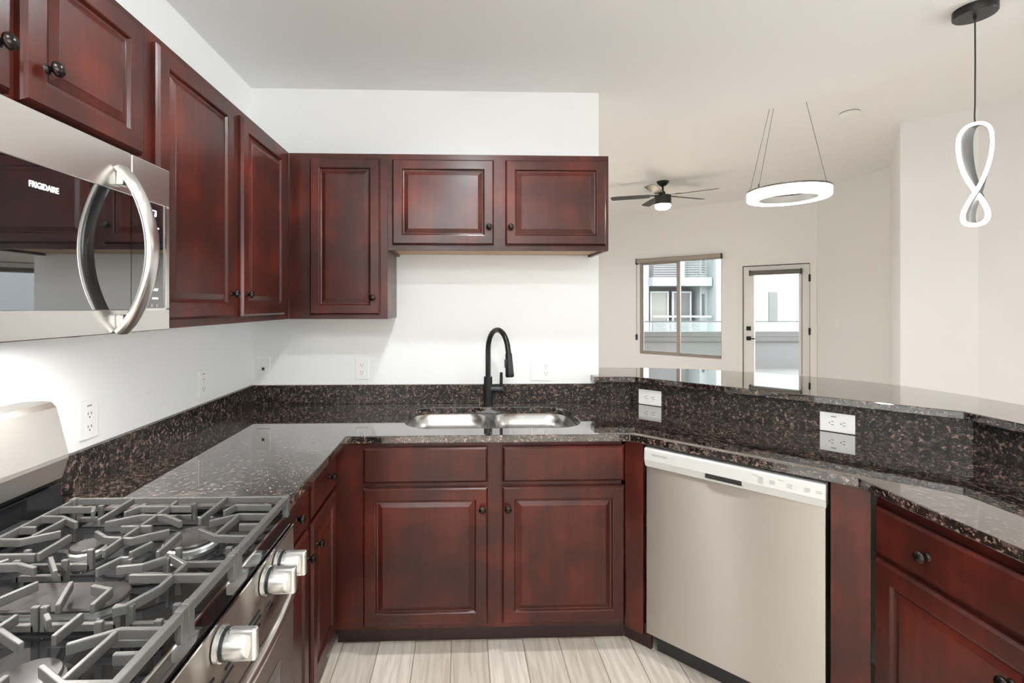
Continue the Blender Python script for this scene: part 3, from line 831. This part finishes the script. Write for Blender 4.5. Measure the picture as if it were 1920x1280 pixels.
# oven door, handle
dr = MB().box(-0.470, -0.438, RY0 + .004, RY1 - .004, 0.185, 0.682).build('oven_door', 'steel', t, world=True, bevel=0.003)
MB().box(-0.4385, -0.4370, RY0 + .10, RY1 - .10, 0.26, 0.58).build('door_window', 'black_gloss', dr, world=True)
MB().box(-0.470, -0.440, RY0 + .004, RY1 - .004, 0.045, 0.178).build('storage_drawer', 'steel', t, world=True, bevel=0.003)
ring = []
for k in range(25):
    s = k / 24.0
    y = 1.238 - (1.238 - 0.533) * s
    x = -0.432 + 0.048 * math.sin(PI * s) ** 0.55
    lo = []
    for q in range(14):
        an = 2 * PI * q / 14
        lo.append((x + 0.0105 * math.cos(an), y, 0.752 + 0.0145 * math.sin(an)))
    ring.append(lo)
hd = MB().rings(ring).build('oven_handle', 'steel_v', dr, world=True, smooth=True)
for a in (1.222, 0.527): MB().box(-0.438, -0.424, a, a + .022, 0.735, 0.768).build('handle_mount', 'kick', hd, world=True, bevel=0.003)
# backguard
bg_ = MB().prism([(XL + .004, 1.182), (-1.062, 1.184), (-1.047, 1.181), (-1.036, 1.168), (-1.006, 1.050), (-1.006, 1.040), (-1.022, 0.988), (XL + .004, 0.988)], RY0, RY1 - .006, 'y').build('backguard', 'steel_guard', t, world=True, bevel=0.002)
MB().box(XL + .004, -1.030, RY0, RY1, 0.892, 0.972).build('rear_riser', 'enamel', t, world=True, bevel=0.002)
MB().box(XL + .006, -1.045, RY0, RY1 - .02, 0.972, 0.988).build('rear_vent', 'dark', t, world=True)
MB().box(-1.0300, -1.0, 0.62, 1.16, 0.905, 0.925).build('vent_lip', 'kick', t, world=True, bevel=0.003)
# burners
def burner(cx, cy, r, oval=0.0):
    def disc(rad, z0, z1, n=28):
        out = []
        for k in range(n):
            a = 2 * PI * k / n
            x = rad * math.cos(a); y = rad * math.sin(a)
            x += math.copysign(oval, x) if oval else 0
            out.append((cx + x, cy + y))
        return out
    ov = 1.16 if oval else 1.0
    def lo(rad, z): return [(x, y, z) for x, y in disc(rad, 0, 0)]
    b = MB().rings([lo(r * 1.45, .894), lo(r * 1.40, .897), lo(r * 1.12, .899)]).build('burner', 'enamel', t, world=True, smooth=True)
    MB().rings([lo(r * 1.08, .898), lo(r * 1.08, .9075), lo(r * .98, .911), lo(r * .9, .911)]).build('flame_ring', 'alu', b, world=True, smooth=True)
    MB().rings([lo(r * .80, .910), lo(r * ov, .9115), lo(r * (ov + .01), .915), lo(r * (ov - .05), .918), lo(r * .3, .9185)]).build('burner_cap', 'cap', b, world=True, smooth=True)
burner(-0.598, 1.082, 0.052); burner(-0.800, 1.052, 0.031); burner(-0.700, 0.868, 0.036, 0.066); burner(-0.598, 0.675, 0.042); burner(-0.830, 0.680, 0.036)
# cast-iron grates
ZG = 0.945
RIGHT = [[(-.968, 1.234), (-.712, 1.234), (-.445, 1.232)], [(-.966, 1.23), (-.966, 0.962)], [(-.966, 1.184), (-.884, 1.183), (-.867, 1.156)], [(-.966, 1.134), (-.917, 1.132), (-.861, 1.100)],
         [(-.966, 1.079), (-.930, 1.079)], [(-.966, 1.026), (-.914, 1.024), (-.861, 1.059)], [(-.900, 1.120), (-.902, 1.037)], [(-.827, 1.041), (-.826, 0.962)], [(-.825, 1.233), (-.821, 1.112)],
         [(-.790, 1.150), (-.775, 1.183), (-.652, 1.180)], [(-.797, 1.098), (-.744, 1.134), (-.688, 1.133), (-.630, 1.098)], [(-.705, 1.212), (-.708, 0.971)], [(-.747, 1.078), (-.681, 1.077)],
         [(-.785, 1.056), (-.746, 1.029), (-.687, 1.022), (-.632, 1.059)], [(-.635, 1.005), (-.650, 0.962)], [(-.601, 1.044), (-.598, 0.985), (-.598, 0.962)],
         [(-.594, 1.232), (-.596, 1.110)], [(-.560, 1.149), (-.549, 1.185), (-.462, 1.182)], [(-.568, 1.098), (-.516, 1.133), (-.445, 1.131)], [(-.517, 1.125), (-.522, 1.036)], [(-.493, 1.080), (-.445, 1.079)],
         [(-.570, 1.060), (-.516, 1.027), (-.445, 1.024)], [(-.968, 0.962), (-.83, 0.962)]]
MID = [[(-.788, 0.912), (-.831, 0.928), (-.966, 0.922)], [(-.865, 0.945), (-.880, 0.924)], [(-.792, 0.950), (-.741, 0.899)], [(-.671, 0.903), (-.655, 0.945), (-.64, 0.945)], [(-.57, 0.945), (-.598, 0.918), (-.640, 0.911)],
       [(-.567, 0.952), (-.519, 0.918), (-.521, 0.846), (-.544, 0.795), (-.560, 0.787)], [(-.598, 0.883), (-.445, 0.881)], [(-.743, 0.866), (-.765, 0.820), (-.80, 0.800), (-.90, 0.800)], [(-.685, 0.864), (-.653, 0.797)],
       [(-.639, 0.851), (-.601, 0.840), (-.598, 0.795)], [(-.966, 0.868), (-.84, 0.868)], [(-.86, 0.84), (-.90, 0.80), (-.966, 0.80)], [(-.966, 0.950), (-.966, 0.787)]]
def mirror(S, cy): return [[(x, 2 * cy - y) for x, y in s] for s in S]
LEFT = [[(-.968, 0.530), (-.445, 0.530)], [(-.966, 0.53), (-.966, 0.775)], [(-.635, 0.759), (-.653, 0.775)], [(-.598, 0.775), (-.598, 0.722)], [(-.697, 0.775), (-.705, 0.55)], [(-.692, 0.741), (-.631, 0.708)], [(-.565, 0.704), (-.510, 0.736), (-.445, 0.735)],
        [(-.514, 0.730), (-.517, 0.638)], [(-.484, 0.683), (-.445, 0.684)], [(-.566, 0.664), (-.513, 0.633), (-.445, 0.632)], [(-.595, 0.648), (-.594, 0.535)], [(-.75, 0.736), (-.692, 0.741)], [(-.75, 0.736), (-.797, 0.70)],
        [(-.785, 0.66), (-.746, 0.63), (-.687, 0.63), (-.632, 0.66)], [(-.747, 0.681), (-.681, 0.681)], [(-.827, 0.642), (-.826, 0.53)], [(-.82, 0.72), (-.82, 0.775)], [(-.966, 0.735), (-.917, 0.733), (-.861, 0.702)], [(-.966, 0.628), (-.914, 0.625), (-.861, 0.66)], [(-.966, 0.68), (-.93, 0.68)]]
def grate(S, y0, y1, lows):
    mb = MB()
    for s in S: mb.strip(s, 0.0075, 0.016, ZG)
    mb.strip([(-.445, y0), (-.445, y1)], 0.013, 0.016, ZG + .001)
    for (x0, x1, y) in lows:
        mb.box(x0, x1, y - .004, y + .004, 0.9005, 0.9125)
        for x in (x0, x1):
            mb.box(x - .006, x + .006, y - .004, y + .004, 0.9005, ZG - .004)
    g = mb.build('grate', 'iron', t, world=True, bevel=0.0015)
    for x in (-.445, -.966):
        for y in (y0 + .008, y1 - .008):
            MB().prism([(x - .007, y - .0085), (x + .007, y - .0085), (x + .007, y + .0085), (x - .007, y + .0085)], 0.8945, ZG + .003).build('grate_foot', 'iron', g, world=True, bevel=0.002)
grate(RIGHT, 0.957, 1.236, [(-.865, -.742, 0.985), (-.570, -.470, 0.985), (-.78, -.66, 1.205), (-.93, -.88, 1.20)])
grate(MID, 0.786, 0.954, [(-.80, -.69, 0.800), (-.675, -.56, 0.800), (-.54, -.465, 0.800), (-.85, -.76, 0.945), (-.64, -.57, 0.945)])
grate(LEFT, 0.526, 0.783, [(-.56, -.47, 0.76), (-.86, -.75, 0.76), (-.86, -.75, 0.56), (-.56, -.47, 0.56)])

# ------------------------------------------------------------------ outlets and switches
def receptacle(pt, x, z, horiz=False, two=True):
    for k in ((-1, 1) if two else (0,)):
        cx, cz = (x + k * 0.0195, z) if horiz else (x, z + k * 0.0195)
        f = MB().lathe([(0.0001, -0.0058), (0.0150, -0.0058), (0.0158, -0.005), (0.0158, -0.003)], (cx, 0, cz), 'y', 20).build('receptacle', 'plate', pt, smooth=True)
        mb = MB()
        if horiz:
            mb.box(cx - .001, cx + .008, -.0062, -.0056, cz + .0055, cz + .0075).box(cx - .001, cx + .008, -.0062, -.0056, cz - .0075, cz - .0055).box(cx - .0085, cx - .0045, -.0062, -.0056, cz - .002, cz + .002)
        else:
            mb.box(cx - .0075, cx - .0055, -.0062, -.0056, cz, cz + .008).box(cx + .0055, cx + .0075, -.0062, -.0056, cz, cz + .008).box(cx - .002, cx + .002, -.0062, -.0056, cz - .009, cz - .005)
        mb.build('slots', 'slot', f)

def plate(name, label, cat, loc, rotz, w, h, group=None):
    t = thing(name, label, cat, loc, rotz, group)
    MB().box(-w / 2, w / 2, -0.0052, -0.0003, -h / 2, h / 2).build('cover_plate', 'plate', t, bevel=0.002)
    return t

def gfi_bar(t, x, z, w=0.018, h=0.004):
    MB().box(x - w / 2, x + w / 2, -.0057, -.0049, z - h / 2, z + h / 2).build('reset_label', 'greytext', t)

t = plate('wall_outlet', 'white outlet on the left wall nearer to the range', 'outlet', (XL, 1.481, 1.086), R(90), 0.072, 0.116); receptacle(t, 0, -0.006); gfi_bar(t, 0, .041)
t = plate('wall_outlet', 'white outlet on the left wall nearer to the corner', 'outlet', (XL, 2.119, 1.090), R(90), 0.072, 0.116); receptacle(t, 0, -0.006); gfi_bar(t, 0, .041)
t = plate('cable_outlet', 'white wall plate with one small jack beside the left corner', 'outlet', (-1.060, YB, 1.092), 0, 0.072, 0.116)
MB().box(-.007, .007, -.0075, -.0049, -.009, .006).build('jack', 'slot', t)
t = plate('wall_outlet', 'white duplex outlet on the back wall below the corner cabinet', 'outlet', (-0.537, YB, 1.088), 0, 0.070, 0.114); receptacle(t, 0, 0)
t = plate('switch_outlet', 'white double plate with switch and outlet right of the faucet', 'outlet', (0.430, YB, 1.078), 0, 0.116, 0.116); receptacle(t, 0.026, 0)
MB().box(-.043, -.011, -.0075, -.0049, -.033, .033).build('rocker_switch', 'plate', t, bevel=0.0015)
so = 3.491 / 2
def on_splash(du): return ((0.9135 + 1.829) / 2 + du / r2, (2.5775 + 1.662) / 2 - du / r2, 0.941)
t = plate('splash_outlet', 'white sideways outlet in the granite splash at the left end of the bar', 'outlet', (0.9905, 2.5000, 0.943), R(-45), 0.122, 0.078); receptacle(t, 0, 0, True)
t = plate('splash_outlet', 'white sideways outlet in the granite splash above the dishwasher end, right one', 'outlet', (1.5525, 1.9380, 0.943), R(-45), 0.118, 0.078); receptacle(t, 0, -.003, True); gfi_bar(t, -.012, .024)
t = plate('light_switch', 'white light switch on the far wall right of the glazed door', 'switch', (5.0, 6.23, 1.190), R(-90), 0.072, 0.116)
MB().box(-.012, .012, -.008, -.0049, -.025, .025).build('rocker_switch', 'plate', t)
t = plate('wall_outlet', 'white outlet low on the far wall just above the bar edge', 'outlet', (5.0, 6.20, 0.44), R(-90), 0.072, 0.116); receptacle(t, 0, 0)

# ------------------------------------------------------------------ ceiling fittings
def recessed(label, x, y, z=ZK, lens='lens', dome=True):
    t = thing('recessed_light', label, 'ceiling light', (x, y, z), 0)
    if dome:
        MB().lathe([(0.050, -0.0005), (0.088, -0.0005), (0.086, -0.004), (0.052, -0.005), (0.050, -0.0005)], (0, 0, 0), 'z', 32, cap=False).build('trim_ring', 'plate', t, smooth=True)
        MB().lathe([(0.001, -0.014), (0.034, -0.013), (0.045, -0.008), (0.049, -0.001)], (0, 0, 0), 'z', 32).build('lens', lens, t)
    else:
        MB().lathe([(0.050, -0.0005), (0.050, -0.022), (0.058, -0.023), (0.086, -0.006), (0.088, 0.0)], (0, 0, 0), 'z', 32, cap=False).build('trim_ring', 'plate', t, smooth=True)
        MB().lathe([(0.001, -0.003), (0.045, -0.0025), (0.049, -0.001)], (0, 0, 0), 'z', 32).build('lens', lens, t)
recessed('white recessed ceiling light above the sink run, nearest the back wall', 0.085, 1.70, ZK, 'lens_dim', False)
recessed('white recessed ceiling light over the middle of the kitchen floor', 0.085, 0.42, ZK, 'lens_dim')
recessed('added unseen ceiling light toward the rear of the kitchen', 0.085, -1.30)  # unseen lamp added behind the camera as frontal fill
recessed('added unseen ceiling light at the rear right of the kitchen', 0.8, -2.3, ZK, 'lens_dim')  # another added fill lamp, out of view, to soften shadows
recessed('added unseen ceiling light at the rear left of the kitchen', -0.45, -2.1)  # added out of view for more light on the kitchen
recessed('added unseen ceiling light in the dining area', 2.6, -1.6, ZL, 'lens_fill_dining', False)  # unseen lamp added to brighten the dining side
recessed('added hidden ceiling light in the living room just behind the kitchen wall', 0.7, 4.2, ZL, 'lens_fill_living', False)  # added where the soffit and wall hide it, to light the far walls
recessed('added hidden ceiling light deep in the living room behind the kitchen wall', 0.9, 7.2, ZL, 'lens_fill_living', False)  # second hidden lamp, added to raise the living room brightness

t = thing('smoke_detector', 'round white smoke detector on the living room ceiling', 'smoke detector', (3.23, 3.90, ZL))
MB().lathe([(0.072, 0), (0.072, -0.012)], (0, 0, 0), 'z', 32).build('base_plate', 'plate', t)
MB().lathe([(0.060, -0.012), (0.066, -0.016), (0.066, -0.034), (0.055, -0.044), (0.001, -0.045)], (0, 0, 0), 'z', 32).build('detector_cover', 'plate', t, smooth=True)
MB().lathe([(0.0672, -0.0125), (0.0672, -0.017)], (0, 0, 0), 'z', 32).build('vent_gap', 'slot', t)

# twisted pendant over the bar
PXc, PYc = 2.003, 1.812
t = thing('pendant_light', 'black-canopied pendant with glowing twisted loop over the bar', 'pendant light', (PXc, PYc, ZK))
MB().lathe([(0.066, 0.0), (0.066, -0.026), (0.063, -0.030), (0.001, -0.030)], (0, 0, 0), 'z', 40).build('canopy', 'black', t, smooth=True)
MB().lathe([(0.006, -0.030), (0.005, -0.042), (0.003, -0.046)], (0, 0, 0), 'z', 12).build('cord_grip', 'black', t)
MB().tube([(0, 0, -0.04), (0.001, 0, -0.2), (0.0, 0, -0.38), (-0.002, 0, -0.42), (0.0, 0, -0.452)], 0.0024, 8).build('cord', 'cord', t)
U = Vector((0.669, -0.743, 0)); N = Vector((-0.743, -0.669, 0))
loop = [(0, 0, 0.395), (.026, .004, .388), (.042, .006, .362), (.046, .008, .320), (.044, .010, .275), (.036, .012, .225), (.022, .014, .175), (.006, .014, .135), (-.012, .012, .100), (-.027, .008, .065), (-.034, .004, .035),
        (-.028, .001, .010), (-.006, 0, 0.0), (.020, -.001, .004), (.034, -.004, .026), (.032, -.008, .058), (.018, -.012, .098), (.000, -.014, .135), (-.018, -.014, .175), (-.034, -.012, .222), (-.044, -.010, .275), (-.047, -.008, .320), (-.043, -.006, .358), (-.026, -.003, .386)]
def catmull(P, k=5):
    out = []
    n = len(P)
    for i in range(n):
        p0, p1, p2, p3 = (Vector(P[(i + j - 1) % n]) for j in range(4))
        for s in range(k):
            u = s / k
            out.append(0.5 * ((2 * p1) + (p2 - p0) * u + (2 * p0 - 5 * p1 + 4 * p2 - p3) * u * u + (3 * p1 - p0 - 3 * p2 + p3) * u ** 3))
    return out
cl = catmull(loop)
base = Vector((0, 0, -0.845))
P3 = [base + U * p.x + N * p.y + Vector((0, 0, p.z)) for p in cl]
nP = len(P3)
rad = [0.0056 + 0.0022 * (0.5 - 0.5 * math.cos(2 * PI * (i / nP - 0.08))) for i in range(nP)]
MB().tube(P3, rad, 10, closed=True).build('light_strip', 'twist', t, smooth=True)
mb = MB()
inner = []
for i in range(nP):
    a = 2 * PI * i / nP
    wv = 0.018 + 0.008 * math.sin(a)
    inner.append((P3[i] - N * 0.004, P3[i] - N * (0.010 + wv) + U * (0.018 - 0.5 * cl[i].x)))
for i in range(nP):
    j = (i + 1) % nP
    A, B = inner[i]; C_, D = inner[j]
    mb._add([A, B, D, C_], [(0, 1, 2, 3)])
bmesh.ops.remove_doubles(mb.bm, verts=mb.bm.verts[:], dist=1e-5)
b = mb.build('metal_band', 'twist_band', t, smooth=True)
sm = b.modifiers.new('solid', 'SOLIDIFY'); sm.thickness = 0.003; sm.offset = 0

# ring chandelier
CX, CY = 2.146, 3.095
t = thing('ring_chandelier', 'glowing ring chandelier hanging on three wires past the bar', 'chandelier', (CX, CY, ZL))
z0 = 2.128 - ZL
MB().lathe([(0.065, 0.0), (0.065, -0.024), (0.001, -0.025)], (0, 0, 0), 'z', 32).build('canopy', 'gunmetal', t, smooth=True)
ro, ri, hh = 0.238, 0.168, 0.052
MB().lathe([(ri + .001, 0.010), (ri + .001, 0.0), (ro - .006, 0), (ro, 0.006), (ro, hh)], (0, 0, z0), 'z', 64, cap=False).build('diffuser', 'ring', t, smooth=True)
MB().lathe([(ri - .001, hh), (ri - .001, hh + .012), (ro + .001, hh + .012), (ro + .001, hh), (ri - .001, hh)], (0, 0, z0), 'z', 64, cap=False).build('top_band', 'gunmetal', t, smooth=False)
MB().lathe([(ri, hh), (ri, 0.004)], (0, 0, z0), 'z', 64, cap=False).build('inner_band', 'silver_band', t, smooth=True)
for a in (R(-20), R(190), R(140)):
    x, y = 0.225 * math.cos(a), 0.225 * math.sin(a)
    w_ = MB().tube([(x, y, z0 + hh + .01), (x * .2, y * .2, -0.024)], 0.0016, 6).build('wire', 'wire', t)
    MB().lathe([(0.005, 0.0), (0.005, 0.02), (0.003, 0.026)], (x, y, z0 + hh + .011), 'z', 10).build('wire_clamp', 'gunmetal', w_)

# ceiling fan
t = thing('ceiling_fan', 'dark five-blade ceiling fan with a lit lamp in the living room', 'fan', (2.625, 6.20, ZL))
MB().lathe([(0.075, 0.0), (0.075, -0.012), (0.062, -0.035), (0.035, -0.058), (0.016, -0.066)], (0, 0, 0), 'z', 32).build('canopy', 'black', t, smooth=True)
MB().lathe([(0.013, -0.06), (0.013, -0.17)], (0, 0, 0), 'z', 16).build('downrod', 'black', t, smooth=True)
MB().lathe([(0.014, -0.125), (0.030, -0.135), (0.034, -0.165), (0.06, -0.178), (0.102, -0.185), (0.104, -0.29), (0.100, -0.302), (0.001, -0.303)], (0, 0, 0), 'z', 40).build('motor_housing', 'fan', t, smooth=True)
MB().lathe([(0.097, -0.303), (0.099, -0.325), (0.085, -0.352), (0.05, -0.368), (0.001, -0.372)], (0, 0, 0), 'z', 40).build('lamp_lens', 'fanlamp', t, smooth=True)
for a in (161, 89, 17, -55 + 18, -127):
    T = Matrix.Rotation(R(a), 4, 'Z') @ Matrix.Translation((0, 0, -0.185)) @ Matrix.Rotation(R(11), 4, 'X')
    bl = MB().prism([(0.16, -0.045), (0.30, -0.058), (0.64, -0.058), (0.66, 0.030), (0.62, 0.055), (0.30, 0.055), (0.16, 0.045)], -0.003, 0.003, 'z', T).build('blade', 'fan', t)
    MB().prism([(0.07, -0.02), (0.22, -0.03), (0.22, 0.03), (0.07, 0.02)], 0.003, 0.007, 'z', T).build('blade_iron', 'black', bl)
